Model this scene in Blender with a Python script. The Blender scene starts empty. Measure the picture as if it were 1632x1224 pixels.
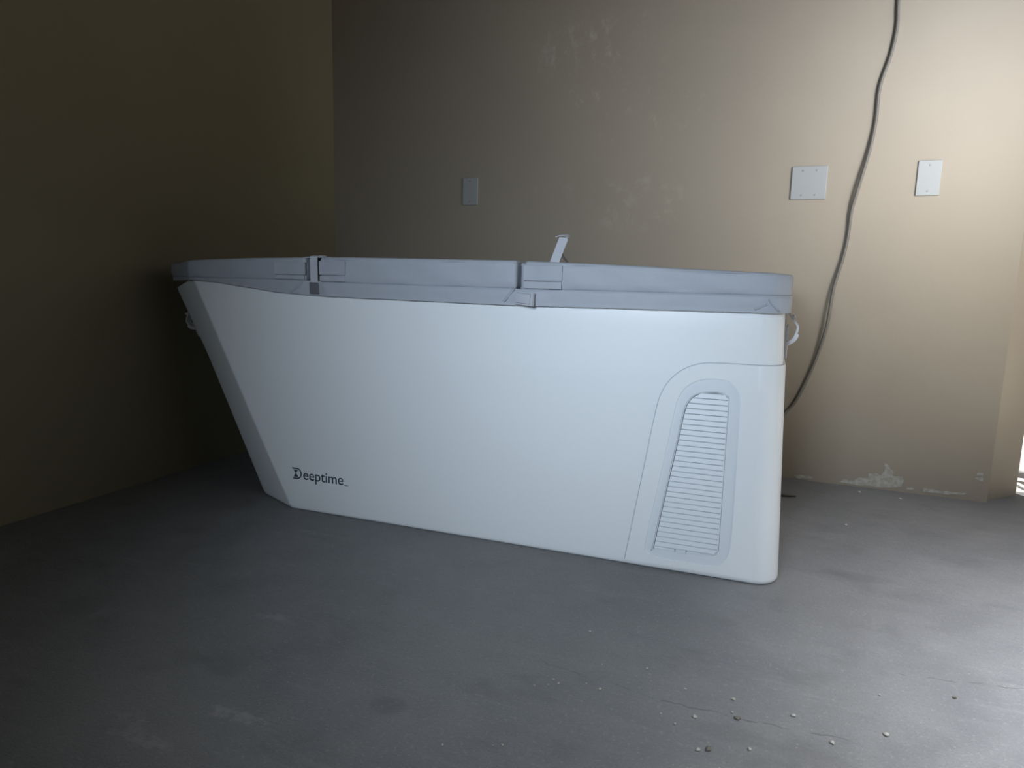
import bpy, bmesh, math, random
from mathutils import Vector, Matrix
random.seed(7)
C = bpy.context.scene.collection
S = bpy.context.scene

# ------------------------------------------------------------------ camera, light, exposure
CAM_H = 0.7348
F_PX, YAW, PITCH, ROLL = 1098.01, 0.392013, 0.157932, 0.0224018
fw = Vector((-math.sin(YAW)*math.cos(PITCH), math.cos(YAW)*math.cos(PITCH), -math.sin(PITCH)))
r0 = Vector((math.cos(YAW), math.sin(YAW), 0)); u0 = r0.cross(fw)
rr = r0*math.cos(ROLL) + u0*math.sin(ROLL); uu = -r0*math.sin(ROLL) + u0*math.cos(ROLL)
cd = bpy.data.cameras.new('camera'); cam = bpy.data.objects.new('camera', cd); C.objects.link(cam)
cd.sensor_fit = 'HORIZONTAL'; cd.sensor_width = 36.0; cd.lens = F_PX*36.0/1632.0
cd.clip_start = 0.02
cam.matrix_world = Matrix(((rr.x, uu.x, -fw.x, 0), (rr.y, uu.y, -fw.y, 0), (rr.z, uu.z, -fw.z, CAM_H), (0, 0, 0, 1)))
S.camera = cam

S.view_settings.view_transform = 'Standard'; S.view_settings.look = 'None'
S.view_settings.gamma = 1.0; S.view_settings.use_curve_mapping = False
S.view_settings.exposure = 0.0

w = bpy.data.worlds.new('overcast_sky'); S.world = w; w.use_nodes = True
bg = w.node_tree.nodes['Background']
bg.inputs['Color'].default_value = (1.0, 0.987, 0.90, 1); bg.inputs['Strength'].default_value = 0.26

def area_light(name, loc, direction, sx, sy, power, color, spread=180.0):
    ld = bpy.data.lights.new(name, 'AREA'); ld.shape = 'RECTANGLE'; ld.size = sx; ld.size_y = sy
    ld.energy = power; ld.color = color; ld.spread = math.radians(spread)
    o = bpy.data.objects.new(name, ld); C.objects.link(o); o.location = loc
    o.rotation_euler = Vector(direction).to_track_quat('-Z', 'Y').to_euler()
    return o
#LIGHTS_BEGIN
def toward(p, q): return tuple(b-a for a, b in zip(p, q))
# added fill behind the camera, standing in for frontal daylight; no window known
P0 = (-0.35, -0.70, 1.2)
area_light('front_fill', P0, toward(P0, (-0.45, 1.7, 0.62)), 0.5, 0.5, 6.3, (0.738, 0.861, 1.0), 65)
# added fills fitted along the right side opening, standing in for its daylight
P0 = (0.80, 1.9, 1.4)
area_light('side_fill', P0, toward(P0, (0.2, 2.72, 1.6)), 0.35, 0.6, 4.95, (0.77, 0.855, 1.0), 100)
P0 = (0.80, 1.7, 1.0)
area_light('side_fill', P0, toward(P0, (0.3, 2.72, 1.1)), 0.35, 0.6, 5.0, (1.0, 0.995, 0.952), 100)
P0 = (0.78, 2.2, 1.2)
area_light('side_fill', P0, toward(P0, (0.3, 2.72, 1.3)), 0.35, 0.6, 0.57, (0.972, 0.982, 1.0), 100)
area_light('side_fill', (0.83, 2.4, 1.2), (-1, 0, 0), 0.8, 1.8, 2.0, (1.0, 0.955, 0.883))
area_light('side_fill', (0.78, 0.9, 1.6), (0, 0.1, -1), 0.3, 0.5, 4.6, (0.957, 0.976, 1.0), 70)  # added fills from here on point down to brighten the floor
area_light('side_fill', (0.78, 1.9, 2.2), (0, 0, -1), 0.3, 0.5, 5.77, (0.923, 0.933, 1.0), 50)
area_light('side_fill', (0.78, 1.3, 1.2), (0, 0, -1), 0.3, 0.5, 6.6, (0.893, 0.933, 1.0), 80)
area_light('side_fill', (0.78, 0.7, 1.3), (-0.5, 0, -1), 0.3, 0.5, 2.46, (0.988, 1.0, 0.965), 90)
# sun from behind the back wall: lights the ground outside only
sd = bpy.data.lights.new('sun', 'SUN'); sd.energy = 11.0; sd.angle = math.radians(0.6); sd.color = (1.0, 0.96, 0.9)
so = bpy.data.objects.new('sun', sd); C.objects.link(so); so.rotation_euler = Vector((0.55, -0.75, -0.65)).to_track_quat('-Z', 'Y').to_euler()
#LIGHTS_END

# ------------------------------------------------------------------ materials
def mat(name, col, rough=0.5, metal=0.0, spec=0.5, coat=0.0):
    m = bpy.data.materials.new(name); m.use_nodes = True
    b = m.node_tree.nodes['Principled BSDF']
    b.inputs['Base Color'].default_value = (*col, 1); b.inputs['Roughness'].default_value = rough
    b.inputs['Metallic'].default_value = metal; b.inputs['Specular IOR Level'].default_value = spec
    b.inputs['Coat Weight'].default_value = coat
    return m
class NT:
    def __init__(s, m):
        s.t = m.node_tree; s.b = s.t.nodes['Principled BSDF']
        s.co = s.t.nodes.new('ShaderNodeTexCoord').outputs['Object']
    def link(s, a, b): s.t.links.new(a, b)
    def mapping(s, loc=(0,0,0), rot=(0,0,0), scale=(1,1,1), src=None):
        n = s.t.nodes.new('ShaderNodeMapping'); s.link(src or s.co, n.inputs['Vector'])
        n.inputs['Location'].default_value = loc; n.inputs['Rotation'].default_value = rot; n.inputs['Scale'].default_value = scale
        return n.outputs[0]
    def noise(s, scale, detail=4, rough=0.55, vec=None):
        n = s.t.nodes.new('ShaderNodeTexNoise'); s.link(vec or s.co, n.inputs['Vector'])
        n.inputs['Scale'].default_value = scale; n.inputs['Detail'].default_value = detail; n.inputs['Roughness'].default_value = rough
        return n.outputs['Fac']
    def ramp(s, fac, stops):
        n = s.t.nodes.new('ShaderNodeValToRGB'); s.link(fac, n.inputs['Fac'])
        e = n.color_ramp.elements
        while len(e) < len(stops): e.new(0.5)
        for k, (p, c) in enumerate(stops):
            e[k].position = p; e[k].color = (*c, 1) if len(c) == 3 else c
        return n.outputs['Color']
    def math(s, op, a, b=None, c=None):
        n = s.t.nodes.new('ShaderNodeMath'); n.operation = op
        for k, v in enumerate((a, b, c)):
            if v is None: continue
            if isinstance(v, (int, float)): n.inputs[k].default_value = v
            else: s.link(v, n.inputs[k])
        return n.outputs[0]
    def maprange(s, v, a, b, c, d):
        n = s.t.nodes.new('ShaderNodeMapRange'); n.interpolation_type = 'SMOOTHSTEP'; s.link(v, n.inputs['Value'])
        for k, x in zip(('From Min', 'From Max', 'To Min', 'To Max'), (a, b, c, d)): n.inputs[k].default_value = x
        return n.outputs['Result']
    def mix(s, fac, a, b, mode='MIX'):
        n = s.t.nodes.new('ShaderNodeMix'); n.data_type = 'RGBA'; n.blend_type = mode
        if isinstance(fac, (int, float)): n.inputs['Factor'].default_value = fac
        else: s.link(fac, n.inputs['Factor'])
        for k, v in ((6, a), (7, b)):
            if isinstance(v, tuple): n.inputs[k].default_value = (*v, 1)
            else: s.link(v, n.inputs[k])
        return n.outputs[2]
    def bump(s, h, strength, dist):
        n = s.t.nodes.new('ShaderNodeBump'); s.link(h, n.inputs['Height'])
        n.inputs['Strength'].default_value = strength; n.inputs['Distance'].default_value = dist
        s.link(n.outputs[0], s.b.inputs['Normal'])
    def xyz(s):
        n = s.t.nodes.new('ShaderNodeSeparateXYZ'); s.link(s.co, n.inputs[0]); return n.outputs

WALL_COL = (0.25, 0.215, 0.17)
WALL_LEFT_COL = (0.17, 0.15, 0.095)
def wall_material(name, scuffs=(), WALL_COL=WALL_COL):
    m = mat(name, WALL_COL, 0.62, spec=0.3); n = NT(m)
    big = n.noise(1.3, 3); fine = n.noise(90, 4)
    c = n.mix(n.maprange(big, 0.3, 0.7, 0, 1), tuple(v*0.95 for v in WALL_COL), tuple(v*1.05 for v in WALL_COL))
    X, Y, Z = n.xyz()
    for (x, z, rx, rz, thr, amt, sc) in scuffs:      # pale dusty scuffs, worn into the paint where the photo has them
        dx = n.math('DIVIDE', n.math('SUBTRACT', X, x), rx); dz = n.math('DIVIDE', n.math('SUBTRACT', Z, z), rz)
        d = n.math('ADD', n.math('MULTIPLY', dx, dx), n.math('MULTIPLY', dz, dz))
        fall = n.maprange(d, 0.1, 1.0, 1, 0)
        st = n.noise(sc, 7, 0.72, n.mapping(rot=(0, 0.35, 0), scale=(1.0, 1, 0.8)))
        k = n.math('MULTIPLY', n.math('MULTIPLY', n.maprange(st, thr, thr+0.22, 0, 1), fall), amt)
        c = n.mix(k, c, (0.36, 0.335, 0.27))
    n.link(c, n.b.inputs['Base Color'])
    n.bump(n.math('ADD', n.math('MULTIPLY', fine, 0.5), n.noise(14, 4)), 0.12, 0.004)
    return m
M_wall_back = wall_material('painted_wall_scuffed', [(-0.83, 1.60, 0.28, 0.16, 0.50, 0.8, 16), (-0.86, 1.41, 0.14, 0.07, 0.53, 0.9, 26),
    (-0.62, 1.36, 0.30, 0.20, 0.55, 0.5, 22), (-0.98, 1.18, 0.22, 0.20, 0.52, 0.35, 12), (-0.62, 1.02, 0.25, 0.14, 0.50, 0.4, 20), (-0.55, 1.66, 0.2, 0.2, 0.56, 0.4, 30)])
M_wall = wall_material('painted_wall')
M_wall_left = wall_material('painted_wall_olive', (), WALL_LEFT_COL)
M_ceiling = mat('ceiling_paint', (0.16, 0.15, 0.13), 0.8)
M_plaster = mat('bare_plaster', (0.60, 0.58, 0.53), 0.9, spec=0.2)
n = NT(M_plaster); n.link(n.mix(n.maprange(n.noise(60, 5), 0.35, 0.65, 0, 1), (0.37, 0.36, 0.33), (0.29, 0.27, 0.23)), n.b.inputs['Base Color'])
n.bump(n.noise(120, 5), 0.6, 0.004)

def floor_material():
    m = mat('bare_concrete', (0.2, 0.2, 0.21), 0.5, spec=0.4); n = NT(m)
    blot = n.noise(2.2, 6, 0.6); mid = n.noise(11, 6, 0.65); fine = n.noise(260, 3, 0.6)
    c = n.mix(n.maprange(blot, 0.3, 0.7, 0, 1), (0.139, 0.142, 0.150), (0.181, 0.183, 0.188))
    c = n.mix(n.math('MULTIPLY', n.maprange(mid, 0.35, 0.7, 0, 1), 0.45), c, (0.206, 0.206, 0.208))
    c = n.mix(n.math('MULTIPLY', n.maprange(fine, 0.50, 0.70, 0, 1), 0.5), c, (0.105, 0.105, 0.11))
    grit = n.noise(120, 4, 0.7); c = n.mix(n.math('MULTIPLY', n.maprange(grit, 0.54, 0.70, 0, 1), 0.65), c, (0.252, 0.252, 0.25))
    cloud = n.noise(5.5, 7, 0.7, n.mapping(rot=(0, 0, 0.5), scale=(1, 1.6, 1))); c = n.mix(n.math('MULTIPLY', n.maprange(cloud, 0.52, 0.68, 0, 1), 0.4), c, (0.108, 0.109, 0.114))
    # trowel streaks
    st = n.noise(3.0, 5, 0.6, n.mapping(rot=(0, 0, -0.25), scale=(1.2, 9, 1)))
    c = n.mix(n.math('MULTIPLY', n.maprange(st, 0.56, 0.75, 0, 1), 0.35), c, (0.243, 0.243, 0.247))
    # pale aggregate specks
    v = n.t.nodes.new('ShaderNodeTexVoronoi'); v.inputs['Scale'].default_value = 55; n.link(n.co, v.inputs['Vector'])
    sp = n.math('MULTIPLY', n.maprange(v.outputs['Distance'], 0.05, 0.11, 1, 0), n.maprange(n.noise(7, 3), 0.5, 0.62, 0, 1))
    c = n.mix(n.math('MULTIPLY', sp, 0.7), c, (0.36, 0.36, 0.35))
    # dark damp patches
    X, Y, Z = n.xyz()
    for (x, y, rx, ry, a) in ((-0.60, 0.92, 0.035, 0.03, 0.35), (0.20, 1.86, 0.10, 0.03, 0.30), (-0.05, 1.09, 0.10, 0.025, 0.25), (0.10, 1.06, 0.05, 0.05, 0.2)):
        dx = n.math('DIVIDE', n.math('SUBTRACT', X, x), rx); dy = n.math('DIVIDE', n.math('SUBTRACT', Y, y), ry)
        d = n.math('ADD', n.math('ADD', n.math('MULTIPLY', dx, dx), n.math('MULTIPLY', dy, dy)), n.math('MULTIPLY', n.math('SUBTRACT', mid, 0.5), 2.0))
        c = n.mix(n.math('MULTIPLY', n.maprange(d, 0.2, 1.2, 1, 0), a), c, (0.09, 0.09, 0.095))
    # pale scrapes
    for (x, y, rx, ry, a) in ((-0.98, 1.08, 0.06, 0.018, 0.32), (-0.83, 0.80, 0.06, 0.022, 0.4), (-0.93, 0.70, 0.08, 0.03, 0.3)):
        dx = n.math('DIVIDE', n.math('SUBTRACT', X, x), rx); dy = n.math('DIVIDE', n.math('SUBTRACT', Y, y), ry)
        d = n.math('ADD', n.math('ADD', n.math('MULTIPLY', dx, dx), n.math('MULTIPLY', dy, dy)), n.math('ADD', n.math('MULTIPLY', n.math('SUBTRACT', st, 0.5), 5.0), n.math('MULTIPLY', n.math('SUBTRACT', n.noise(24, 6, 0.7), 0.45), 7.0)))
        c = n.mix(n.math('MULTIPLY', n.maprange(d, -0.2, 1.2, 1, 0), a), c, (0.34, 0.34, 0.345))
    # hairline cracks: (x0,y0) direction, half length
    wob = n.math('MULTIPLY', n.math('SUBTRACT', n.noise(14, 4), 0.5), 0.035)
    gap = n.maprange(n.noise(30, 2), 0.40, 0.5, 0, 1)
    for (x0, y0, x1, y1, wd, ck) in ((0.22, 1.399, 0.46, 1.455, 0.0015, 0.6), (-0.20, 1.13, 0.16, 1.150, 0.0014, 0.5), (-0.42, 1.16, -0.14, 1.128, 0.0012, 0.3), (-0.30, 1.34, 0.0, 1.30, 0.0012, 0.25)):
        L = math.hypot(x1-x0, y1-y0); tx, ty = (x1-x0)/L, (y1-y0)/L
        ax = n.math('SUBTRACT', X, x0); ay = n.math('SUBTRACT', Y, y0)
        along = n.math('ADD', n.math('MULTIPLY', ax, tx), n.math('MULTIPLY', ay, ty))
        across = n.math('ABSOLUTE', n.math('ADD', n.math('SUBTRACT', n.math('MULTIPLY', ay, tx), n.math('MULTIPLY', ax, ty)), wob))
        k = n.math('MULTIPLY', n.maprange(across, wd*0.6, wd*1.6, 1, 0), n.math('MULTIPLY', n.maprange(along, 0, 0.02, 0, 1), n.maprange(along, L-0.05, L, 1, 0)))
        c = n.mix(n.math('MULTIPLY', n.math('MULTIPLY', k, gap), ck), c, (0.05, 0.05, 0.055))
    n.link(c, n.b.inputs['Base Color'])
    n.link(n.maprange(mid, 0.3, 0.7, 0.42, 0.56), n.b.inputs['Roughness'])
    n.bump(n.math('ADD', n.math('MULTIPLY', fine, 0.35), n.math('ADD', mid, blot)), 0.5, 0.007)
    return m
M_floor = floor_material()
M_outside = mat('sunlit_concrete', (0.62, 0.60, 0.56), 0.8)
n = NT(M_outside); n.link(n.mix(n.noise(9, 6, 0.6), (0.5, 0.48, 0.45), (0.7, 0.68, 0.65)), n.b.inputs['Base Color'])
M_white = mat('white_plastic', (0.74, 0.77, 0.79), 0.36, spec=0.45)
n = NT(M_white); n.bump(n.noise(30, 2), 0.02, 0.001)
M_panel = mat('white_panel_plastic', (0.74, 0.77, 0.79), 0.36, spec=0.45)
M_vent = mat('vent_plastic', (0.66, 0.70, 0.74), 0.45)
M_dark = mat('dark_cavity', (0.10, 0.11, 0.12), 0.8)
M_gap_shade = mat('gap_shade_grey', (0.42, 0.45, 0.49), 0.7)  # grey for shade painted into the panel seam and catch gaps
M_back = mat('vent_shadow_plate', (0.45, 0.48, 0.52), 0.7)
M_print = mat('grey_print', (0.035, 0.055, 0.085), 0.5)
M_cover = mat('grey_vinyl_fabric', (0.36, 0.385, 0.43), 0.55, spec=0.35)
n = NT(M_cover); n.bump(n.math('ADD', n.noise(14, 4), n.math('MULTIPLY', n.noise(400, 2), 0.15)), 0.22, 0.012)
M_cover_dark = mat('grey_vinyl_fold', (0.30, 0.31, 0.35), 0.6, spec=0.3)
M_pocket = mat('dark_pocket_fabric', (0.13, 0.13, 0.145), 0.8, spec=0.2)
M_web = mat('grey_webbing', (0.46, 0.48, 0.52), 0.6)
M_cord = mat('dark_cord', (0.07, 0.065, 0.06), 0.6)
M_seam = mat('seam_thread', (0.16, 0.17, 0.20), 0.7)
M_chrome = mat('latch_steel', (0.62, 0.62, 0.64), 0.25, metal=1.0)
M_latch = mat('latch_plate_grey', (0.52, 0.52, 0.54), 0.45, metal=0.3)
M_plate = mat('wall_plate_plastic', (0.25, 0.258, 0.255), 0.5, spec=0.3)
M_screw = mat('painted_screw', (0.17, 0.175, 0.17), 0.4, metal=0.2)
M_cable = mat('cable_grey', (0.13, 0.118, 0.103), 0.65, spec=0.25)
M_pebble = mat('pale_pebble', (0.34, 0.33, 0.30), 0.8); M_pebble_dark = mat('dark_pebble', (0.13, 0.12, 0.10), 0.8)
M_hose = mat('grey_hose', (0.25, 0.26, 0.27), 0.5); M_rail = mat('grey_rail_paint', (0.24, 0.24, 0.25), 0.5)
M_hedge = mat('outside_wall_stucco', (0.55, 0.52, 0.48), 0.9)

# ------------------------------------------------------------------ mesh helpers
def obj(name, bm, m, parent=None, smooth=False, angle=40):
    me = bpy.data.meshes.new(name)
    bmesh.ops.recalc_face_normals(bm, faces=bm.faces[:])
    bm.to_mesh(me); bm.free()
    o = bpy.data.objects.new(name, me); C.objects.link(o)
    for x in (m if isinstance(m, list) else [m]): me.materials.append(x)
    if smooth:
        me.shade_smooth(); me.set_sharp_from_angle(angle=math.radians(angle))
    if parent: o.parent = parent
    return o
def tag(o, label=None, cat=None, group=None, kind=None):
    for k, v in (('label', label), ('category', cat), ('group', group), ('kind', kind)):
        if v: o[k] = v
    return o
def empty(name, loc, rz=0.0):
    o = bpy.data.objects.new(name, None); C.objects.link(o); o.location = loc; o.rotation_euler = (0, 0, rz); o.empty_display_size = 0.1
    return o
def box(bm, x0, x1, y0, y1, z0, z1, bev=0.0, M=None):
    r = bmesh.ops.create_cube(bm, size=1.0); vs = r['verts']
    for v in vs:
        v.co = Vector(((x0+x1)/2+v.co.x*(x1-x0), (y0+y1)/2+v.co.y*(y1-y0), (z0+z1)/2+v.co.z*(z1-z0)))
    if bev > 0:
        ed = list({e for v in vs for e in v.link_edges})
        g = bmesh.ops.bevel(bm, geom=ed, offset=bev, segments=2, profile=0.6, affect='EDGES')
        vs = list({v for v in g['verts']} | {v for v in vs if v.is_valid})
    if M:
        for v in vs: v.co = M @ v.co
    return vs
def smooth_pts(pts, k=6):
    out = []; n = len(pts); P = [Vector(p) for p in pts]
    for i in range(n-1):
        a, b, c, d = P[max(i-1, 0)], P[i], P[i+1], P[min(i+2, n-1)]
        for j in range(k):
            t = j/k
            out.append(0.5*((2*b)+(c-a)*t+(2*a-5*b+4*c-d)*t*t+(3*b-a-3*c+d)*t**3))
    out.append(P[-1]); return out
def tube(bm, pts, r, seg=8, taper=None):
    rings = []; P = [Vector(p) for p in pts]; up = Vector((0.31, 0.2, 0.93)).normalized()
    for i, p in enumerate(P):
        t = (P[min(i+1, len(P)-1)]-P[max(i-1, 0)]).normalized()
        a = t.cross(up)
        if a.length < 1e-3: a = t.cross(Vector((1, 0, 0)))
        a.normalize(); b = t.cross(a); up = -b if b.dot(up) < 0 else b
        rings.append([bm.verts.new(p+(a*math.cos(2*math.pi*k/seg)+b*math.sin(2*math.pi*k/seg))*r) for k in range(seg)])
    for A, B in zip(rings, rings[1:]):
        for k in range(seg): bm.faces.new((A[k], A[(k+1) % seg], B[(k+1) % seg], B[k]))
    bm.faces.new(rings[0]); bm.faces.new(rings[-1])
def ribbon(bm, pts, wvec, thick):
    """flat strap: path points, half width vector, thickness"""
    P = [Vector(p) for p in pts]; wv = Vector(wvec); rings = []
    for i, p in enumerate(P):
        t = (P[min(i+1, len(P)-1)]-P[max(i-1, 0)]).normalized(); nn = t.cross(wv).normalized()*thick/2
        rings.append([bm.verts.new(p+wv+nn), bm.verts.new(p-wv+nn), bm.verts.new(p-wv-nn), bm.verts.new(p+wv-nn)])
    for A, B in zip(rings, rings[1:]):
        for k in range(4): bm.faces.new((A[k], A[(k+1) % 4], B[(k+1) % 4], B[k]))
    bm.faces.new(rings[0]); bm.faces.new(rings[-1])
def loft(bm, rings, cap0=True, cap1=True):
    V = [[bm.verts.new(p) for p in r] for r in rings]; n = len(V[0])
    for A, B in zip(V, V[1:]):
        for k in range(n): bm.faces.new((A[k], A[(k+1) % n], B[(k+1) % n], B[k]))
    if cap0: bm.faces.new(V[0])
    if cap1: bm.faces.new(V[-1])
    return V
def area2(p): return sum(a[0]*b[1]-b[0]*a[1] for a, b in zip(p, p[1:]+p[:1]))
def inset(poly, d):
    """offset a closed 2-D polygon inwards by d"""
    s = 1 if area2(poly) > 0 else -1; n = len(poly); out = []
    for i in range(n):
        a, b, c = Vector(poly[i-1]), Vector(poly[i]), Vector(poly[(i+1) % n])
        e1 = (b-a).normalized(); e2 = (c-b).normalized()
        n1 = Vector((-e1.y, e1.x))*s; n2 = Vector((-e2.y, e2.x))*s
        m = (n1+n2); k = m.length_squared
        m = m*(2/k) if k > 0.3 else n1
        out.append(tuple(b+m*d*0.5*1.0 if False else b+m*(d*0.5*2/2)))
    return out
def round_poly(pts, r, k=5):
    """round each corner of a closed polygon; r scalar or list"""
    out = []; n = len(pts)
    for i in range(n):
        ri = r[i] if isinstance(r, (list, tuple)) else r
        a, b, c = Vector(pts[i-1]), Vector(pts[i]), Vector(pts[(i+1) % n])
        if ri <= 0: out.append(tuple(b)); continue
        d1 = (a-b).normalized(); d2 = (c-b).normalized(); ang = d1.angle(d2)
        t = min(ri/math.tan(ang/2), (a-b).length*0.49, (c-b).length*0.49)
        p, q = b+d1*t, b+d2*t
        cc = b+(d1+d2).normalized()*(t/math.cos(ang/2)); rad = (p-cc).length
        a0 = math.atan2(*(p-cc).yx); a1 = math.atan2(*(q-cc).yx); da = (a1-a0+math.pi) % (2*math.pi)-math.pi
        for j in range(k+1):
            th = a0+da*j/k; out.append((cc.x+rad*math.cos(th), cc.y+rad*math.sin(th)))
    return out
def plate(bm, outline, n_back, n_front, bev=0.0, hole=None, hole_back=None):
    """slab on the front face of the tub: outline in (u, z), depth along -y (n = outwards)"""
    P = lambda p, nn: Vector((p[0], -nn, p[1]))
    fr = inset(outline, bev) if bev else outline
    def ring(poly, nn): return [bm.verts.new(P(p, nn)) for p in poly]
    def bridge(A, B):
        for k in range(len(A)): bm.faces.new((A[k], A[(k+1) % len(A)], B[(k+1) % len(A)], B[k]))
    back = ring(outline, n_back)
    if bev:
        mid = ring(outline, n_front-bev); md2 = ring(inset(outline, bev*0.3), n_front-bev*0.3); bridge(back, mid); bridge(mid, md2); last = md2
    else: last = back
    front = ring(fr, n_front); bridge(last, front)
    loops = [front]
    if hole:
        h = ring(hole, n_front); hb = ring(hole, hole_back if hole_back is not None else n_back); bridge(h, hb); loops.append(h)
    es = []
    for L in loops:
        for k in range(len(L)):
            e = bm.edges.get((L[k], L[(k+1) % len(L)])) or bm.edges.new((L[k], L[(k+1) % len(L)])); es.append(e)
    bmesh.ops.triangle_fill(bm, use_beauty=True, use_dissolve=False, edges=es)
def interp(tab, x):
    if x <= tab[0][0]: return tab[0][1]
    for (a, va), (b, vb) in zip(tab, tab[1:]):
        if x <= b:
            t = (x-a)/(b-a); return va+(vb-va)*t
    return tab[-1][1]

# ------------------------------------------------------------------ setting
WY, WXL, WXR = 2.7201, -2.034, 0.642
ZC = 2.55
bm = bmesh.new(); box(bm, WXL, 0.80, -0.95, 2.92, -0.1, 0.0); tag(obj('floor', bm, M_floor), kind='structure')
bm = bmesh.new(); box(bm, WXL-0.12, WXR, WY, WY+0.14, 0, ZC); wall_back = tag(obj('wall_back', bm, M_wall_back), kind='structure')
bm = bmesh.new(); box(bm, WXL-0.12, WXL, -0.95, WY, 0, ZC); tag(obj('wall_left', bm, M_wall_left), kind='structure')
bm = bmesh.new()      # splayed return beside the opening
loft(bm, [[Vector((x, y, z)) for x, y in ((WXR+0.001, WY+0.025), (0.756, 2.860), (0.745, 2.92), (WXR+0.001, 2.92))] for z in (0, ZC)])
tag(obj('wall_right', bm, M_wall), kind='structure')
bm = bmesh.new(); box(bm, WXL-0.12, 0.80, -0.95, 2.92, ZC, ZC+0.1); tag(obj('ceiling', bm, M_ceiling), kind='structure')
bm = bmesh.new(); box(bm, 0.80, 0.92, -0.95, 2.92, 2.15, ZC); tag(obj('trim_1', bm, M_wall), kind='structure')
bm = bmesh.new(); box(bm, 0.86, 0.92, -0.95, 0.35, -0.1, 2.15); tag(obj('wall_right', bm, M_wall), kind='structure')
bm = bmesh.new()      # front wall, behind the camera, round a hole made up for the added fill
for x0, x1, z0, z1 in ((WXL-0.12, -0.64, 0, ZC), (-0.06, 0.80, 0, ZC), (-0.64, -0.06, 0, 0.90), (-0.64, -0.06, 1.50, ZC)): box(bm, x0, x1, -0.95, -0.80, z0, z1)
tag(obj('wall_front', bm, M_wall), kind='structure')
bm = bmesh.new(); box(bm, 0.80, 9, -4, 12, -0.12, -0.006); tag(obj('ground', bm, M_outside), kind='structure')

# flaked paint along the foot of the back wall
def patch(pts):
    bm = bmesh.new(); f = [bm.verts.new((x, WY-0.0016, z)) for x, z in pts]; b = [bm.verts.new((x, WY+0.001, z)) for x, z in pts]
    es = [bm.edges.new((f[k], f[(k+1) % len(f)])) for k in range(len(f))]
    bmesh.ops.triangle_fill(bm, use_beauty=True, edges=es)
    for k in range(len(f)): bm.faces.new((f[k], f[(k+1) % len(f)], b[(k+1) % len(f)], b[k]))
    o = obj('bare_plaster', bm, M_plaster, wall_back); return o
def jag(pts, amp=0.004, k=4):
    out = []
    for a, b in zip(pts, pts[1:]+pts[:1]):
        for j in range(k):
            t = j/k; q = (a[0]+(b[0]-a[0])*t, a[1]+(b[1]-a[1])*t)
            out.append((q[0]+random.uniform(-amp, amp)*(j > 0), max(0.002, q[1]+random.uniform(-amp, amp)*(j > 0))))
    return out
patch(jag([(0.18, 0.009), (0.197, 0.023), (0.228, 0.020), (0.248, 0.035), (0.277, 0.040), (0.277, 0.054), (0.300, 0.058), (0.315, 0.050), (0.323, 0.068), (0.322, 0.098), (0.335, 0.093), (0.342, 0.078), (0.353, 0.072), (0.350, 0.055), (0.382, 0.055), (0.387, 0.045), (0.383, 0.021), (0.321, 0.007), (0.291, 0.008), (0.24, 0.005)], 0.0025, 3))
patch([(0.399, 0.019), (0.421, 0.019), (0.421, 0.013), (0.4, 0.012)])
patch(jag([(0.449, 0.023), (0.482, 0.024), (0.505, 0.020), (0.561, 0.024), (0.579, 0.022), (0.562, 0.015), (0.506, 0.011), (0.452, 0.010)], 0.002, 3))
patch([(0.604, 0.1), (0.62, 0.102), (0.621, 0.092), (0.601, 0.092)]); patch([(0.597, 0.082), (0.622, 0.087), (0.622, 0.073), (0.606, 0.076)])
patch(jag([(0.027, 0.014), (0.082, 0.017), (0.097, 0.014), (0.082, 0.007), (0.039, 0.004)], 0.002, 3))

# ------------------------------------------------------------------ ice bath
ANG = math.radians(2.3); ORG = (-0.012, 1.697, 0)
D = 0.70
bath = tag(empty('ice_bath', ORG, ANG), 'long white ice bath with sloping left end and louvred vent, on the concrete', 'ice bath')
def plan(z, off=0.0):
    """outline of the tub at height z, (u, w), grown by off; counter-clockwise from front left"""
    k = z/0.681
    uf = -1.400-0.350*k; uo = -1.587-0.330*k; ur = 0.012-0.030*k; c = 0.088
    p = [(uf, 0.0), (ur, 0.0), (ur, D), (uf, D), (uo, D-c), (uo, c)]
    p = round_poly(p, [0.03, 0.055, 0.055, 0.03, 0.05, 0.05], 6)
    return inset(p, -off) if off else p
def rim(u):      # top edge of the shell: rises at the left end
    t = min(max((-1.20-u)/0.52, 0), 1); q = min(max((-1.77-u)/0.14, 0), 1); return 0.664+0.036*(t*t*(3-2*t))-0.034*q*q*(3-2*q)
bm = bmesh.new()
rings = []
for z, o in ((0.0, -0.010), (0.002, -0.005), (0.006, -0.0015), (0.012, 0.0)): rings.append([Vector((u, w_, z)) for u, w_ in plan(z, o)])
for f in (0.08, 0.2, 0.35, 0.5, 0.65, 0.8, 0.92, 0.985): rings.append([Vector((u, w_, f*rim(u))) for u, w_ in plan(f*0.68)])
top = plan(0.681)
for o, dz in ((-0.002, 0.0), (-0.006, 0.002), (-0.050, 0.002), (-0.058, -0.004)):
    rings.append([Vector((u, w_, rim(u)+dz)) for u, w_ in inset(top, -o)])
rings.append([Vector((u, w_, 0.16)) for u, w_ in plan(0.20, -0.07)])
loft(bm, rings)
shell = obj('tub_shell', bm, M_white, bath, True, 50)

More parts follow.
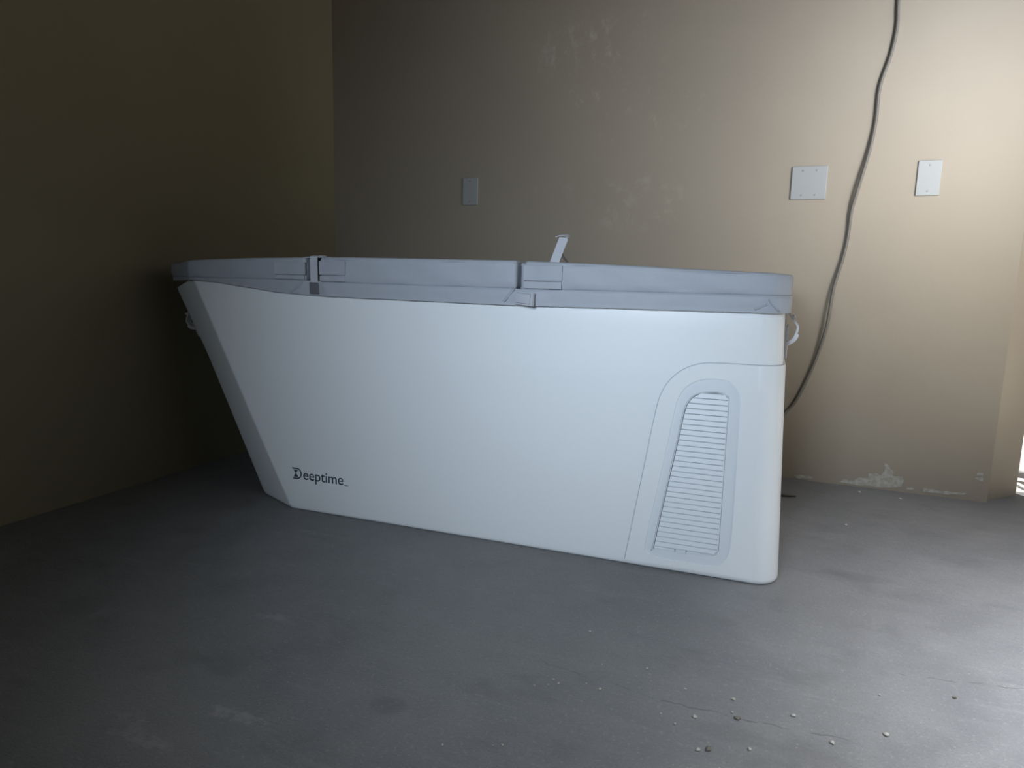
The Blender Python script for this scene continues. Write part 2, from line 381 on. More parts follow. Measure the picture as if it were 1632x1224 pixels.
SEAM = [(-0.3590, 0.0), (-0.3567, 0.012), (-0.3231, 0.2372), (-0.3045, 0.365), (-0.2920, 0.4377), (-0.2760, 0.4765), (-0.2540, 0.5035), (-0.2253, 0.5235), (-0.1931, 0.5340), (-0.1571, 0.5370), (-0.0797, 0.5376)]
BEZ = [(-0.1704, 0.4985), (-0.1474, 0.4985), (-0.1285, 0.4939), (-0.115, 0.4829), (-0.1062, 0.4686), (-0.102, 0.4493), (-0.0999, 0.3888), (-0.0986, 0.2685), (-0.0979, 0.1549), (-0.0994, 0.092), (-0.1060, 0.0588), (-0.123, 0.036), (-0.1519, 0.0297), (-0.2089, 0.0287), (-0.2614, 0.0295), (-0.2885, 0.0334), (-0.3018, 0.0439), (-0.3061, 0.0643), (-0.283, 0.2112), (-0.2629, 0.3400), (-0.2521, 0.4140), (-0.2448, 0.4450), (-0.2300, 0.4720), (-0.202, 0.4920)]
GRI = [(-0.1628, 0.4685), (-0.1454, 0.4672), (-0.1336, 0.4615), (-0.1263, 0.4499), (-0.1268, 0.3703), (-0.1263, 0.2637), (-0.1256, 0.0928), (-0.1272, 0.0705), (-0.1378, 0.0579), (-0.1871, 0.0545), (-0.2804, 0.0530), (-0.2871, 0.0607), (-0.2590, 0.2400), (-0.2400, 0.3600), (-0.2308, 0.4200), (-0.2181, 0.4470), (-0.2003, 0.4620)]
def closed_smooth(P, k=3):
    n = len(P); out = []
    for i in range(n):
        a, b, c, d = [Vector((*P[(i+j) % n], 0)) for j in (-1, 0, 1, 2)]
        for j in range(k):
            t = j/k; q = 0.5*((2*b)+(c-a)*t+(2*a-5*b+4*c-d)*t*t+(3*b-a-3*c+d)*t**3); out.append((q.x, q.y))
    return out
# opening in the shell behind the vent
cut = bmesh.new(); ci = inset(BEZ, 0.004)
loft(cut, [[Vector((u, y, z)) for u, z in ci] for y in (-0.02, 0.026)])
co = obj('cutter', cut, M_dark, bath); md = shell.modifiers.new('vent_opening', 'BOOLEAN'); md.object = co; md.operation = 'DIFFERENCE'; md.solver = 'EXACT'
def seam_strip(o0, o1):
    A = [(p.x, p.z) for p in smooth_pts([(a, 0, b) for a, b in SEAM], 4)]+[(0.05, 0.5376)]
    A[0] = (A[0][0], -0.02); n_ = len(A); lo, hi = [], []
    for i in range(n_):
        t = (Vector(A[min(i+1, n_-1)])-Vector(A[max(i-1, 0)])).normalized(); nv = Vector((-t.y, t.x))
        lo.append(tuple(Vector(A[i])+nv*o0)); hi.append(tuple(Vector(A[i])+nv*o1))
    return lo+hi[::-1]
bpy.context.view_layer.update(); dg = bpy.context.evaluated_depsgraph_get()
me = bpy.data.meshes.new_from_object(shell.evaluated_get(dg)); shell.modifiers.clear(); old = shell.data; shell.data = me; me.name = 'tub_shell'
bpy.data.objects.remove(co); me.shade_smooth(); me.set_sharp_from_angle(angle=math.radians(45))

# equipment panel: proud by PN, wraps round the right front corner
PN = 0.0045
US = -0.080
bm = bmesh.new()
sm = [(p.x, p.z) for p in smooth_pts([(a, 0, b) for a, b in SEAM[1:]], 4)]
out = [(US, 0.014), (US, 0.5376)] + sm[::-1][1:] 
out = [p for p in out if p[1] >= 0.0139]
out.append((-0.3563, 0.0141))
bev = 0.0025
fr = []
for i, p in enumerate(out):      # inset only along the seam edge
    fr.append(p)
ins = inset(out, bev)
front2d = [(US, 0.014), (US, 0.5376-bev)] + [(min(a, US), max(b, 0.014)) for a, b in ins[2:-1]] + [(ins[-1][0], 0.014)]
loopv = [bm.verts.new((a, -PN, b)) for a, b in front2d]
hole = closed_smooth(BEZ, 2); hv = [bm.verts.new((a, -PN, b)) for a, b in hole]; hb = [bm.verts.new((a, -0.0005, b)) for a, b in hole]
es = [bm.edges.new((L[k], L[(k+1) % len(L)])) for L in (loopv, hv) for k in range(len(L))]
bmesh.ops.triangle_fill(bm, use_beauty=True, edges=es)
for k in range(len(hv)): bm.faces.new((hv[k], hv[(k+1) % len(hv)], hb[(k+1) % len(hb)], hb[k]))
# rounded seam edge
e1 = [bm.verts.new((a, -PN+bev*0.3, b)) for a, b in ([(US, 0.5376-bev*0.3)] + [( min(a, US), max(b, 0.014)) for a, b in inset(out, bev*0.3)[2:]])]
e2 = [bm.verts.new((a, -PN+bev, b)) for a, b in out[1:]]
e3 = [bm.verts.new((a, 0.001, b)) for a, b in out[1:]]
F = loopv[1:]
for A, B in ((F, e1), (e1, e2), (e2, e3)):
    for k in range(min(len(A), len(B))-1): bm.faces.new((A[k], A[k+1], B[k+1], B[k]))
# foot roll-under
foot = [(0.014, 0.0), (0.008, 0.0008), (0.003, 0.004), (0.0006, 0.010)]
cols = []
# the corner wrap
pl = plan(0.3, PN); i0 = [i for i, p in enumerate(pl) if p[0] > -0.09 and p[1] < 0.1]
wrap_n = 16
def corner(z, off):
    """points from (US, front) round the corner to the back of the right end"""
    ur = 0.012-0.030*z/0.681; R = 0.055; cx, cy = ur-R, R
    pts = [(US, -off), (US+0.004, -off)]
    for j in range(wrap_n+1):
        th = -math.pi/2+math.pi/2*j/wrap_n; pts.append((cx+(R+off)*math.cos(th), cy+(R+off)*math.sin(th)))
    pts += [(ur+off, 0.3), (ur+off, D-0.08)]
    return pts
rows = [(0.0006, PN-0.010), (0.003, PN-0.004), (0.008, PN-0.0008), (0.014, PN), (0.15, PN), (0.30, PN), (0.45, PN), (0.5376-bev, PN), (0.5376-bev*0.3, PN-bev*0.3), (0.5376, PN-bev), (0.5376, -0.001)]
G = [[bm.verts.new((a, b, z)) for a, b in corner(z, o)] for z, o in rows]
for A, B in zip(G, G[1:]):
    for k in range(len(A)-1): bm.faces.new((A[k], A[k+1], B[k+1], B[k]))
# foot strip of the flat part
ul = front2d[-1][0]
G = [[bm.verts.new((a, -o, z)) for a in (ul, US)] for z, o in rows[:4]]
for A, B in zip(G, G[1:]): bm.faces.new((A[0], A[1], B[1], B[0]))
bmesh.ops.remove_doubles(bm, verts=bm.verts[:], dist=0.00005)
panel = obj('equipment_panel', bm, M_panel, bath, True, 35)
for f in panel.data.polygons:
    if abs(f.normal.y) > 0.9995 and all(abs(panel.data.vertices[i].co.y+PN) < 1e-5 for i in f.vertices): f.use_smooth = False
panel['label'] = 'raised lower right panel round the vent'

# thin grey strip painting the shade line of the joint between panel and shell
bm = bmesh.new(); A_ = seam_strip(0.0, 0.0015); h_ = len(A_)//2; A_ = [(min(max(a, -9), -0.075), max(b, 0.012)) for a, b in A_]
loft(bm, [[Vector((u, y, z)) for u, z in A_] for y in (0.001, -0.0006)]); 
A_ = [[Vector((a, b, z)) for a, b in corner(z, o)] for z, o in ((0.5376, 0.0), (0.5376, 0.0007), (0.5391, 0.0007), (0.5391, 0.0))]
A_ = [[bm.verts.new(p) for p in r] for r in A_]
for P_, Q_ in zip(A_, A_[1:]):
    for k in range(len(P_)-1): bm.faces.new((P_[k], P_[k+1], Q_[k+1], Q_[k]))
obj('panel_seam_shade', bm, M_gap_shade, bath)

# vent: recessed bezel, grille rim, slats
bm = bmesh.new(); g2 = closed_smooth(GRI, 2)
plate(bm, closed_smooth(inset(BEZ, -0.001), 2), -0.004, 0.0018, 0.0, hole=inset(g2, 0.0), hole_back=-0.004)
obj('vent_bezel', bm, M_vent, bath, True, 30)
bm = bmesh.new(); gi = inset(g2, 0.0012)
plate(bm, gi, -0.006, 0.0016, 0.0006, hole=inset(g2, 0.0058), hole_back=-0.012)
grille = obj('vent_grille', bm, M_vent, bath, True, 30)
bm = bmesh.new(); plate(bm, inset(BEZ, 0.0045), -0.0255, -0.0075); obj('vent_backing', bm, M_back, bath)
NS = 31
def edges_at(z):
    """left and right ends of the grille opening at height z"""
    p = inset(g2, 0.0050); xs = []
    for a, b in zip(p, p[1:]+p[:1]):
        if (a[1]-z)*(b[1]-z) < 0: xs.append(a[0]+(b[0]-a[0])*(z-a[1])/(b[1]-a[1]))
    return (min(xs), max(xs)) if len(xs) >= 2 else None
zt, zb = 0.4625, 0.0600
pit = (zt-zb)/(NS-1)
for k in range(NS):
    z1 = zt-k*pit; z0 = z1-pit*0.945
    q = [(0.0016, z0+0.0008), (0.0012, z0+0.0001), (-0.0010, z0), (-0.0056, z1-0.0012), (-0.0052, z1-0.0004), (-0.0026, z1-0.0002), (0.0002, z1-0.0018)]
    E = [edges_at(max(min(zz, 0.4619), 0.0595)) for nn, zz in q]
    cuts = [None] if k < NS-1 else [(-9, -0.2330), (-0.2010, 9)]
    for cut_ in cuts:
        lo = [a+0.0022 if cut_ is None or cut_[0] < -1 else cut_[0] for a, b in E]
        hi = [b+0.0006 if cut_ is None or cut_[1] > 1 else cut_[1] for a, b in E]
        bm = bmesh.new(); loft(bm, [[Vector((u, -nn, zz)) for u, (nn, zz) in zip(ends, q)] for ends in (lo, hi)])
        obj('slat', bm, M_vent, grille)
bm = bmesh.new()      # catch at the foot of the grille
box(bm, -0.2295, -0.2050, -0.0022, 0.006, 0.0505, 0.0600, 0.0008)
for j in range(3): box(bm, -0.2280, -0.2065, -0.0034, 0.0, 0.0520+j*0.0026, 0.0533+j*0.0026)
catch = obj('vent_catch', bm, M_vent, bath)
for u_ in (-0.2312, -0.2044):  # grey strips painted as the shade of gaps beside the catch
    bm = bmesh.new(); box(bm, u_-0.0009, u_+0.0009, -0.0020, 0.003, 0.0510, 0.0600); obj('catch_gap_shade', bm, M_gap_shade, catch)

# printed word on the front
logo = None
def flat_poly(bm, pts, y=-0.0006):
    f = [bm.verts.new((a, y, b)) for a, b in pts]; b_ = [bm.verts.new((a, 0.0002, b)) for a, b in pts]
    es = [bm.edges.new((f[k], f[(k+1) % len(f)])) for k in range(len(f))]
    bmesh.ops.triangle_fill(bm, use_beauty=True, edges=es)
    for k in range(len(f)): bm.faces.new((f[k], f[(k+1) % len(f)], b_[(k+1) % len(f)], b_[k]))
bm = bmesh.new()      # the open D
x0, x1, zb_, zt_ = -1.3935, -1.3590, 0.0975, 0.1335; r_ = (zt_-zb_)/2; th_ = 0.0042
outer = [(x0, zt_), (x1-r_, zt_)] + [(x1-r_+r_*math.sin(t), zb_+r_+r_*math.cos(t)) for t in [math.pi*j/14 for j in range(1, 14)]] + [(x1-r_, zb_), (x0+0.003, zb_)]
inner = [(x0+0.003, zb_+th_), (x1-r_, zb_+th_)] + [(x1-r_+(r_-th_)*math.sin(t), zb_+r_+(r_-th_)*math.cos(t)) for t in [math.pi-math.pi*j/14 for j in range(1, 14)]] + [(x1-r_, zt_-th_), (x0, zt_-th_)]
flat_poly(bm, outer+inner)
hx = x0+0.0125      # hourglass inside it
flat_poly(bm, [(hx-0.009, 0.1275), (hx+0.007, 0.1262), (hx+0.007, 0.1240), (hx+0.001, 0.1165), (hx-0.001, 0.1165), (hx-0.006, 0.1245)])
flat_poly(bm, [(hx-0.001, 0.1158), (hx+0.001, 0.1158), (hx+0.0075, 0.1075), (hx+0.0075, 0.1040), (hx-0.007, 0.1040), (hx-0.006, 0.1075)])
obj('logo', bm, M_print, bath)
def text_part(body, u0, u1, z0, z1, name):
    cu = bpy.data.curves.new('t', 'FONT'); cu.body = body; cu.size = 0.05; cu.offset = 0.0003
    to = bpy.data.objects.new('t', cu); C.objects.link(to); bpy.context.view_layer.update()
    me = bpy.data.meshes.new_from_object(to.evaluated_get(bpy.context.evaluated_depsgraph_get())); bpy.data.objects.remove(to)
    xs = [v.co.x for v in me.vertices]; ys = [v.co.y for v in me.vertices]
    sx = (u1-u0)/(max(xs)-min(xs)); sz = (z1-z0)/(max(ys)-min(ys)); ax, ay = min(xs), min(ys)
    bm = bmesh.new(); bm.from_mesh(me); bpy.data.meshes.remove(me)
    for v in bm.verts: v.co = Vector((u0+(v.co.x-ax)*sx, -0.0006, z0+(v.co.y-ay)*sz))
    ex = bmesh.ops.extrude_face_region(bm, geom=bm.faces[:])
    for v in [g for g in ex['geom'] if isinstance(g, bmesh.types.BMVert)]: v.co.y = 0.0002
    return obj(name, bm, M_print, bath)
text_part('eeptime', -1.3535, -1.2100, 0.0890, 0.1290, 'lettering')
bm = bmesh.new(); flat_poly(bm, [(-1.2065, 0.0985), (-1.1935, 0.0985), (-1.1935, 0.1005), (-1.2065, 0.1005)]); obj('lettering', bm, M_print, bath)

# toggle latch: local x outwards from the end, y across, z up
def latch(M, parent_name='latch'):
    bm = bmesh.new()
    box(bm, -0.004, 0.009, -0.024, 0.024, -0.055, 0.030, 0.0015, M); box(bm, 0.008, 0.017, -0.015, 0.015, -0.050, -0.012, 0.002, M)                # back plate
    box(bm, -0.004, 0.016, -0.020, 0.020, -0.098, -0.052, 0.005, M)              # lower housing
    r = obj(parent_name, bm, M_latch, bath, True, 40)
    bm = bmesh.new()
    pts = smooth_pts([(0.004, 0.0, 0.032), (0.019, 0.0, 0.010), (0.034, 0.0, -0.010), (0.037, 0.0, -0.020), (0.033, 0.0, -0.036)], 5)
    ribbon(bm, [M @ p for p in pts], M.to_3x3() @ Vector((0, 0.013, 0)), 0.0055)
    obj('latch_bail', bm, M_latch, r, True, 40)
    bm = bmesh.new()
    pts = smooth_pts([(0.036, 0, -0.034), (0.031, 0, -0.046), (0.020, 0, -0.056), (0.006, 0, -0.062)], 5)
    ribbon(bm, [M @ p for p in pts], M.to_3x3() @ Vector((0, 0.016, 0)), 0.010)
    obj('latch_lever', bm, M_latch, r, True, 40)
    for px, pz in ((0.026, 0.010), (0.010, -0.050)):
        bm = bmesh.new(); tube(bm, [M @ Vector((px, -0.016, pz)), M @ Vector((px, 0.016, pz))], 0.004, 8); obj('latch_pin', bm, M_latch, r, True, 40)
latch(Matrix.Translation((-0.019, 0.20, 0.635)))
latch(Matrix.Translation((-1.866, 0.122, 0.585)) @ Matrix.Rotation(math.pi, 4, 'Z') @ Matrix.Rotation(math.radians(26), 4, 'Y') @ Matrix.Diagonal((1.2, 0.7, 0.85, 1)))

# ------------------------------------------------------------------ folding cover lying on the rim
cover = tag(empty('insulated_cover', (ORG[0], ORG[1], 0), ANG), 'grey padded three-section fabric cover lying on top of the white ice bath', 'cover')
TOPT = [(-1.94, 0.747), (-1.8181, 0.7490), (-1.7292, 0.7573), (-1.513, 0.7658), (-1.30, 0.7705), (-1.164, 0.7720), (-0.92, 0.7710), (-0.6759, 0.7700), (-0.446, 0.7642), (-0.2438, 0.7568), (-0.0587, 0.7510), (0.0, 0.7470)]
SEAT = [(-1.94, 0.703), (-1.7579, 0.7030), (-1.4287, 0.7048), (-1.3134, 0.7030), (-1.1652, 0.6990), (-0.6741, 0.6975), (0.0, 0.6995)]
SKT = [(-1.90, 0.690), (-1.7866, 0.6935), (-1.7355, 0.6965), (-1.64, 0.6908), (-1.524, 0.6784), (-1.4346, 0.6690), (-1.3212, 0.6625), (-1.1783, 0.6595), (-0.6558, 0.6554), (-0.3788, 0.6578), (0.0, 0.660)]
UL, UR = -1.928, -0.008; CO = 0.012
def cover_plan(a, b, left=False, right=False):
    lo, hi = -CO, D+CO; c = 0.095
    p = []; r = []
    if left: p += [(a+0.175, lo)]; r += [0.03]
    else: p += [(a, lo)]; r += [0.008]
    p += [(b, lo)]; r += [0.06 if right else 0.008]
    p += [(b, hi)]; r += [0.06 if right else 0.008]
    if left: p += [(a+0.175, hi), (a, hi-c), (a, lo+c)]; r += [0.03, 0.05, 0.05]
    else: p += [(a, hi)]; r += [0.008]
    p = round_poly(p, r, 6)
    q = []      # refine long edges
    for s, e in zip(p, p[1:]+p[:1]):
        n_ = max(1, int(math.dist(s, e)/0.025))
        for j in range(n_): q.append((s[0]+(e[0]-s[0])*j/n_, s[1]+(e[1]-s[1])*j/n_))
    return q
def ripple(u, w_, z, amp=0.0012):
    return amp*(math.sin(u*37+w_*21+z*60)+0.7*math.sin(u*83-z*140+1.3)+0.5*math.sin(u*19+z*90+w_*50))
def cover_section(a, b, left=False, right=False):
    p = cover_plan(a, b, left, right); rings = []
    for f, o in ((0.0, -0.006), (0.03, -0.001), (0.08, 0.002), (0.3, 0.004), (0.55, 0.0045), (0.78, 0.004), (0.86, 0.0035), (0.885, 0.0015), (0.91, 0.0025), (0.95, 0.0), (0.985, -0.004), (1.0, -0.010)):
        q = inset(p, -o); rings.append([Vector((u, w_, interp(SEAT, u)+f*(interp(TOPT, u)-interp(SEAT, u)))) for u, w_ in q])
    for r in rings[2:8]:
        for v, (u, w_) in zip(r, p):
            d = ripple(v.x, v.y, v.z)
            if w_ < 0: v.y += d
            elif w_ > D: v.y -= d
            else: v.x += d if u < -1 else -d
    for ins_ in (0.03, 0.08, 0.16, 0.25):
        q = [(u+(min(max(u, a+ins_), b-ins_)-u), min(max(w_, ins_), D-ins_)) for u, w_ in p]
        rings.append([Vector((u, w_, interp(TOPT, u)+0.0005)) for u, w_ in q])
    bm = bmesh.new(); loft(bm, rings)
    o = obj('cover_section', bm, M_cover, cover, True, 60); return o
G1a, G1b, G2a, G2b = -1.3190, -1.2670, -0.6700, -0.6470
cover_section(UL, G1a, left=True); cover_section(G1b, G2a); cover_section(G2b, UR, right=True)
# bridging cloth in the two folds
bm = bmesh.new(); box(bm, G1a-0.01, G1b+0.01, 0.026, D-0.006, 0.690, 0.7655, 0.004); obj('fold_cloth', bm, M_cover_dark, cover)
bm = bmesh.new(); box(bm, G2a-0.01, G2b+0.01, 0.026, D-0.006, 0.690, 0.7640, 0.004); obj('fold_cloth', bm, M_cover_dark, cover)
bm = bmesh.new(); pts = [(-1.345, 0.7690), (-1.31, 0.7722), (-1.29, 0.7735), (-1.265, 0.7738), (-1.235, 0.7715)]
loft(bm, [[Vector((u, w_, z)) for u, z in pts]+[Vector((u, w_, z-0.004)) for u, z in pts[::-1]] for w_ in (-0.006, D*0.5, D+0.006)]); obj('fold_flap', bm, M_cover, cover, True, 50)
# skirt hanging over the rim, round the whole tub
p = cover_plan(UL+0.004, UR+0.002, True, True)
bm = bmesh.new(); rings = []
def nskirt(u, w_, f):
    d = 0.0014*math.sin(u*41+f*3)+0.0010*math.sin(u*97-f*5)
    for g in (0.5*(G1a+G1b), 0.5*(G2a+G2b), -0.055):      # diagonal pulls beside the folds and the corner
        for s in (-1, 1):
            d += 0.0045*math.exp(-(((u-g)-s*(0.018+0.040*f))/0.008)**2)*(1-0.3*f)
    return d
for f, o in ((0.0, -0.004), (0.04, 0.001), (0.2, 0.0025), (0.45, 0.003), (0.7, 0.0025), (0.86, 0.002), (0.92, 0.003), (1.0, 0.0025)):
    q = inset(p, -o); r = []
    for (u, w_) in q:
        z = interp(SEAT, u)+0.001+f*(interp(SKT, u)-interp(SEAT, u)-0.001); d = nskirt(u, w_, f)*min(1, f*4) if w_ < 0.02 else 0
        # dark pleat under the first fold
        if w_ < 0.02 and G1a+0.006 < u < G1b-0.006: d -= 0.007*min(1, f*5)*(1 if f < 0.95 else 0.4)
        r.append(Vector((u, w_-d, z)))
    rings.append(r)
for f in (1.0, 0.5, 0.0):
    q = inset(p, 0.003); rings.append([Vector((u, w_, interp(SEAT, u)+f*(interp(SKT, u)+0.001-interp(SEAT, u)))) for u, w_ in q])
loft(bm, rings, False, False); obj('skirt', bm, M_cover, cover, True, 60)
# pulled pleats beside the folds and at the right corner
for P, r_ in (([(-1.3260, 0.6990), (-1.3450, 0.6830), (-1.3720, 0.6690)], 0.0026), ([(-1.2620, 0.6990), (-1.2500, 0.6860), (-1.2380, 0.6700)], 0.0022), ([(-0.6730, 0.6985), (-0.6880, 0.6800), (-0.7020, 0.6640)], 0.0030),
              ([(-0.0560, 0.6920), (-0.0480, 0.6800), (-0.0330, 0.6660)], 0.0022), ([(-0.0600, 0.6800), (-0.0720, 0.6730), (-0.0860, 0.6670)], 0.0020)):
    bm = bmesh.new(); tube(bm, smooth_pts([(u, -CO-0.0026, z) for u, z in P], 5), r_, 8); obj('skirt_pleat', bm, M_cover, cover, True, 60)
# strap in the first fold, its dark pleat below
bm = bmesh.new(); ribbon(bm, smooth_pts([(-1.2880, 0.03, 0.7750), (-1.2880, -0.006, 0.7735), (-1.2880, -0.0125, 0.765), (-1.2880, -0.0125, 0.73), (-1.2880, -0.012, 0.699)], 4), (0.0122, 0, 0), 0.003)
obj('strap', bm, M_web, cover, True, 40)
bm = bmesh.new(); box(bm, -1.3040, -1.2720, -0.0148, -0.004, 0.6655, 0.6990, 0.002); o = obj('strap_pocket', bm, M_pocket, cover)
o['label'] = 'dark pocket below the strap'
# hook-and-loop flaps beside the folds (two stacked on each)
def flap(a, b, z0, z1, n0, lift=0.0):
    bm = bmesh.new(); k = 5; pts = []
    for j in range(k+1):
        u = a+(b-a)*j/k; pts.append((u, n0+0.0035+lift*abs(j/k-0.5)+0.0010*math.sin(j*2.1+z0*90)))
    A = [[Vector((u, -nn, z)) for u, nn in pts]+[Vector((u, -nn+0.004, z)) for u, nn in pts[::-1]] for z in (z0, z0+0.0015, z1-0.0015, z1)]
    for v in A[0][:k+1]+A[3][:k+1]: v.y += 0.0012
    loft(bm, A); obj('velcro_flap', bm, M_cover, cover, True, 35)
NF = CO+0.0040
flap(-0.6465, -0.5450, 0.7195, 0.7590, NF, 0.001); flap(-0.6465, -0.5470, 0.7000, 0.7180, NF)
flap(-1.4215, -1.3145, 0.7200, 0.7560, NF, 0.001); flap(-1.4200, -1.3200, 0.7065, 0.7185, NF-0.001)
flap(-1.2655, -1.1800, 0.7210, 0.7600, NF); flap(-1.2640, -1.1830, 0.7030, 0.7185, NF-0.001, 0.002)
# folded tab at the foot of the second fold
bm = bmesh.new(); M = Matrix.Translation((-0.641, -0.026, 0.6735)) @ Matrix.Rotation(math.radians(-17), 4, 'Z') @ Matrix.Rotation(math.radians(4), 4, 'Y')
box(bm, -0.0280, 0.0270, -0.0030, 0.0030, -0.0165, 0.0185, 0.0015, M); box(bm, -0.0250, 0.0270, 0.0030, 0.0070, -0.0165, 0.0175, 0.0015, M)
tab = obj('fold_tab', bm, M_web, cover, True, 35)
bm = bmesh.new()
for a, b, c, d in ((-0.024, 0.021, 0.0135, 0.0145), (-0.024, 0.021, -0.0120, -0.0110), (0.020, 0.021, -0.0120, 0.0145)): box(bm, a, b, -0.0036, -0.0020, c, d, 0, M)
obj('stitching', bm, M_seam, tab)
# standing pull strap with a hooked end
bm = bmesh.new(); B = Vector((-0.592, 0.05, 0.755))
axis = Vector((0.029, 0.0, 0.0775)).normalized()
pts = [B, B+axis*0.03, B+axis*0.06, B+axis*0.082]
ribbon(bm, pts, (0.0115, 0.004, 0), 0.0025)
t = B+axis*0.082
ribbon(bm, [t+Vector((0.0105, 0.0040, -0.002)), t+Vector((0.0105, 0.000, 0.0035)), t+Vector((0.004, -0.004, 0.0055)), t+Vector((-0.008, -0.006, 0.0048)), t+Vector((-0.0175, -0.008, 0.002))], (0.0008, 0.009, 0.002), 0.0020)
obj('pull_strap', bm, M_web, cover, True, 30)
bm = bmesh.new()
tube(bm, smooth_pts([(-0.573, 0.058, 0.7900), (-0.566, 0.058, 0.780), (-0.559, 0.058, 0.772), (-0.553, 0.058, 0.764)], 3), 0.0014, 6)
tube(bm, smooth_pts([(-0.569, 0.061, 0.7890), (-0.562, 0.061, 0.779), (-0.555, 0.061, 0.771), (-0.549, 0.061, 0.763)], 3), 0.0014, 6)
obj('cord_loop', bm, M_cord, cover, True)

# ------------------------------------------------------------------ blank plates on the back wall
def wall_plate(x, z, w_, h_, screws, label, tilt=0.0):
    t = tag(empty('wall_plate', (x, WY, z)), label, 'wall plate'); t.rotation_euler = (0, tilt, 0)
    bm = bmesh.new(); P = round_poly([(-w_/2, -h_/2), (w_/2, -h_/2), (w_/2, h_/2), (-w_/2, h_/2)], 0.003, 3)
    loft(bm, [[Vector((a, y, b)) for a, b in inset(P, i)] for y, i in ((-0.0005, 0), (-0.003, 0), (-0.0052, 0.0012), (-0.0060, 0.0045))])
    obj('cover_plate', bm, M_plate, t, True, 25)
    for a, b in screws:
        bm = bmesh.new(); Q = [(a+0.0032*math.cos(2*math.pi*k/12), b+0.0032*math.sin(2*math.pi*k/12)) for k in range(12)]
        loft(bm, [[Vector((u, y, v)) for u, v in inset(Q, i)] for y, i in ((-0.004, 0), (-0.0066, 0), (-0.0072, 0.0008))])
        obj('screw', bm, M_screw, t, True, 40)
wall_plate(-1.3348, 1.0783, 0.070, 0.114, [(0, 0.042), (0, -0.042)], 'small blank plate on the dim wall, leftmost of the three wall plates')
wall_plate(-0.0082, 1.0761, 0.116, 0.114, [(-0.022, 0.042), (0.022, 0.042), (-0.022, -0.042), (0.022, -0.042)], 'square double-width blank white plate left of the hanging cable')
wall_plate(0.3587, 1.0813, 0.070, 0.114, [(0, 0.042), (0, -0.042)], 'single blank white plate on the bright wall right of the hanging cable')

# ------------------------------------------------------------------ cable hanging down the wall, behind the tub, end on the floor
CAB = [(0.215, 2.30), (0.212, 2.0), (0.214, 1.78), (0.215, 1.643), (0.219, 1.564), (0.209, 1.479), (0.186, 1.381), (0.184, 1.271), (0.173, 1.174), (0.149, 1.048), (0.136, 0.977), (0.133, 0.895), (0.124, 0.819), (0.103, 0.714), (0.096, 0.628), (0.091, 0.573), (0.073, 0.483), (0.051, 0.404), (0.011, 0.296), (-0.023, 0.246)]
def cab_off(z): return 0.0075+0.010*math.exp(-((z-1.08)/0.10)**2)+0.014*math.exp(-((z-0.60)/0.13)**2)
pts = [(x, WY-cab_off(z), z) for x, z in CAB] + [(-0.075, 2.66, 0.15), (-0.10, 2.62, 0.05), (-0.095, 2.57, 0.008), (-0.05, 2.50, 0.0065), (-0.015, 2.475, 0.0065), (0.015, 2.475, 0.0065), (0.036, 2.485, 0.0065)]
bm = bmesh.new(); tube(bm, smooth_pts(pts, 5), 0.0056, 8)
tag(obj('electric_cable', bm, M_cable, None, True), 'thin dark cable hanging down the back wall and passing behind the white ice bath', 'cable')
cable = bpy.data.objects['electric_cable']
bm = bmesh.new(); box(bm, 0.195, 0.235, WY-0.030, WY, 2.27, 2.33, 0.004); obj('cable_clip', bm, M_latch, cable)

# ------------------------------------------------------------------ outside the opening
t = tag(empty('low_rail', (1.17, 3.04, 0), math.radians(-12)), 'low grey rail on legs standing on the bright ground outside the opening', 'rail')
bm = bmesh.new(); box(bm, -0.40, 0.6, -0.02, 0.02, 0.010, 0.032, 0.004); obj('rail_bar', bm, M_rail, t)
for x in (-0.17, 0.45):
    bm = bmesh.new(); box(bm, x-0.012, x+0.012, -0.016, 0.016, -0.006, 0.012); obj('leg', bm, M_rail, t)
bm = bmesh.new(); tube(bm, smooth_pts([(0.71, 3.02, 0.004), (0.735, 2.93, 0.004), (0.765, 2.885, 0.004), (0.81, 2.88, 0.004), (0.98, 2.93, 0.004), (1.3, 2.90, 0.004), (1.7, 2.8, 0.004)], 6), 0.008, 8)
for v in bm.verts: v.co.x += 0.09
tag(obj('garden_hose', bm, M_hose, None, True), 'thin grey hose curving over the ground just outside the opening', 'hose')

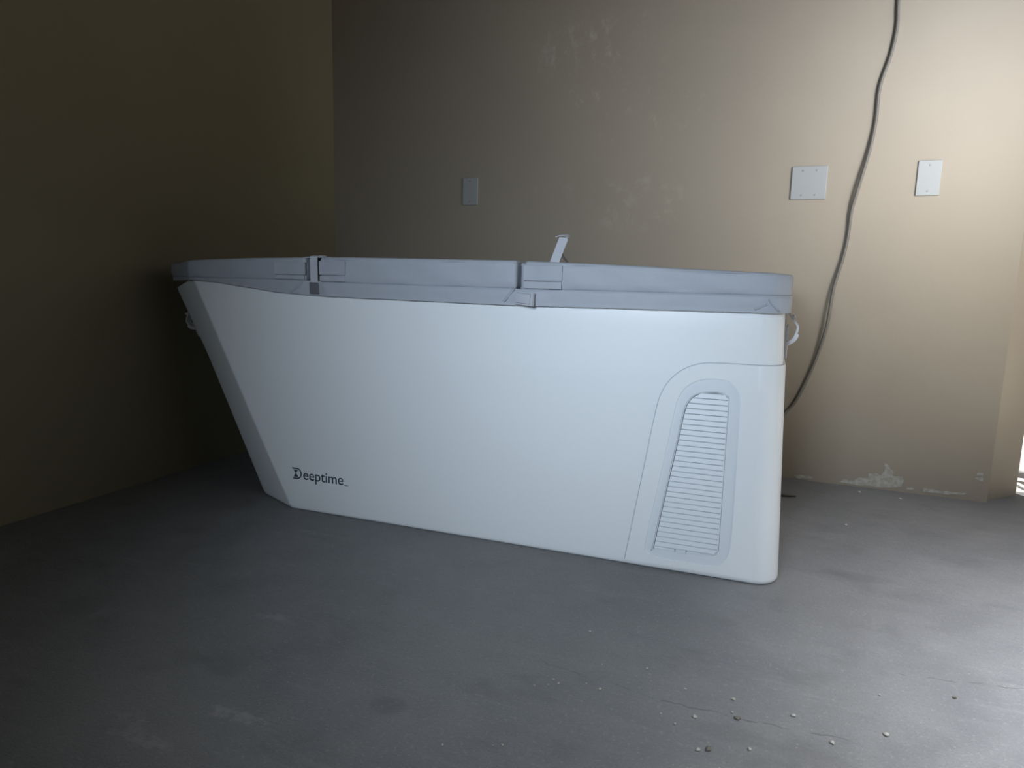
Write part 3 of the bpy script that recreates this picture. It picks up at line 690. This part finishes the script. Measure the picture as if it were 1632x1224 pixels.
# ------------------------------------------------------------------ grit on the floor
PEB = [(-0.364, 1.112, 3.0), (-0.351, 1.103, 3.2), (-0.367, 1.092, 2.2), (-0.278, 1.118, 3.6), (-0.352, 1.307, 3.6), (-0.305, 1.124, 2.5), (-0.109, 1.107, 4.6), (-0.054, 1.187, 4.2), (-0.093, 1.025, 4.2), (-0.018, 1.061, 4.0), (0.045, 1.182, 4.2), (0.104, 1.132, 4.4), (0.186, 1.191, 4.8), (0.188, 1.312, 2.6), (-0.214, 1.22, 2.6), (-0.136, 1.183, 2.6), (-0.137, 1.076, 3.0), (-0.164, 1.093, 2.6), (-0.052, 1.148, 2.6), (0.246, 2.644, 6.0), (0.368, 2.625, 5.5), (0.181, 2.25, 6.0), (-0.389, 1.079, 2.4), (-0.464, 0.87, 2.6), (-0.379, 0.909, 2.4), (-0.295, 1.197, 2.6)]
meshes = []
for k in range(4):
    bm = bmesh.new(); bmesh.ops.create_icosphere(bm, subdivisions=2, radius=1.0)
    for v in bm.verts:
        s = 1+0.22*math.sin(v.co.x*3+k)+0.15*math.sin(v.co.y*4+2*k)
        v.co = Vector((v.co.x*1.25*s, v.co.y*0.9*s, v.co.z*0.62*s))
    me = bpy.data.meshes.new('pebble'); bm.to_mesh(me); bm.free(); me.materials.append(M_pebble); me.shade_smooth(); meshes.append(me)
for k, (x, y, r) in enumerate(PEB):
    o = bpy.data.objects.new('pebble', meshes[k % 4]); C.objects.link(o); r *= 0.00085
    o.scale = (r, r, r); o.location = (x, y, r*0.5); o.rotation_euler = (0, 0, random.uniform(0, 6.28))
    tag(o, 'tiny pale bit of grit lying on the grey concrete floor', 'grit', 'bits of grit scattered over the concrete')
for k, (x, y, r) in enumerate([(-0.043, 1.133, 4.4), (-0.078, 1.032, 5.0), (0.312, 1.36, 3.4)]):
    me = meshes[k].copy(); me.materials.clear(); me.materials.append(M_pebble_dark)
    o = bpy.data.objects.new('pebble', me); C.objects.link(o); r *= 0.001
    o.scale = (r, r, r); o.location = (x, y, r*0.5); o.rotation_euler = (0, 0, k)
    tag(o, 'small dark pebble among the pale grit on the concrete floor', 'grit', 'dark pebbles on the concrete')
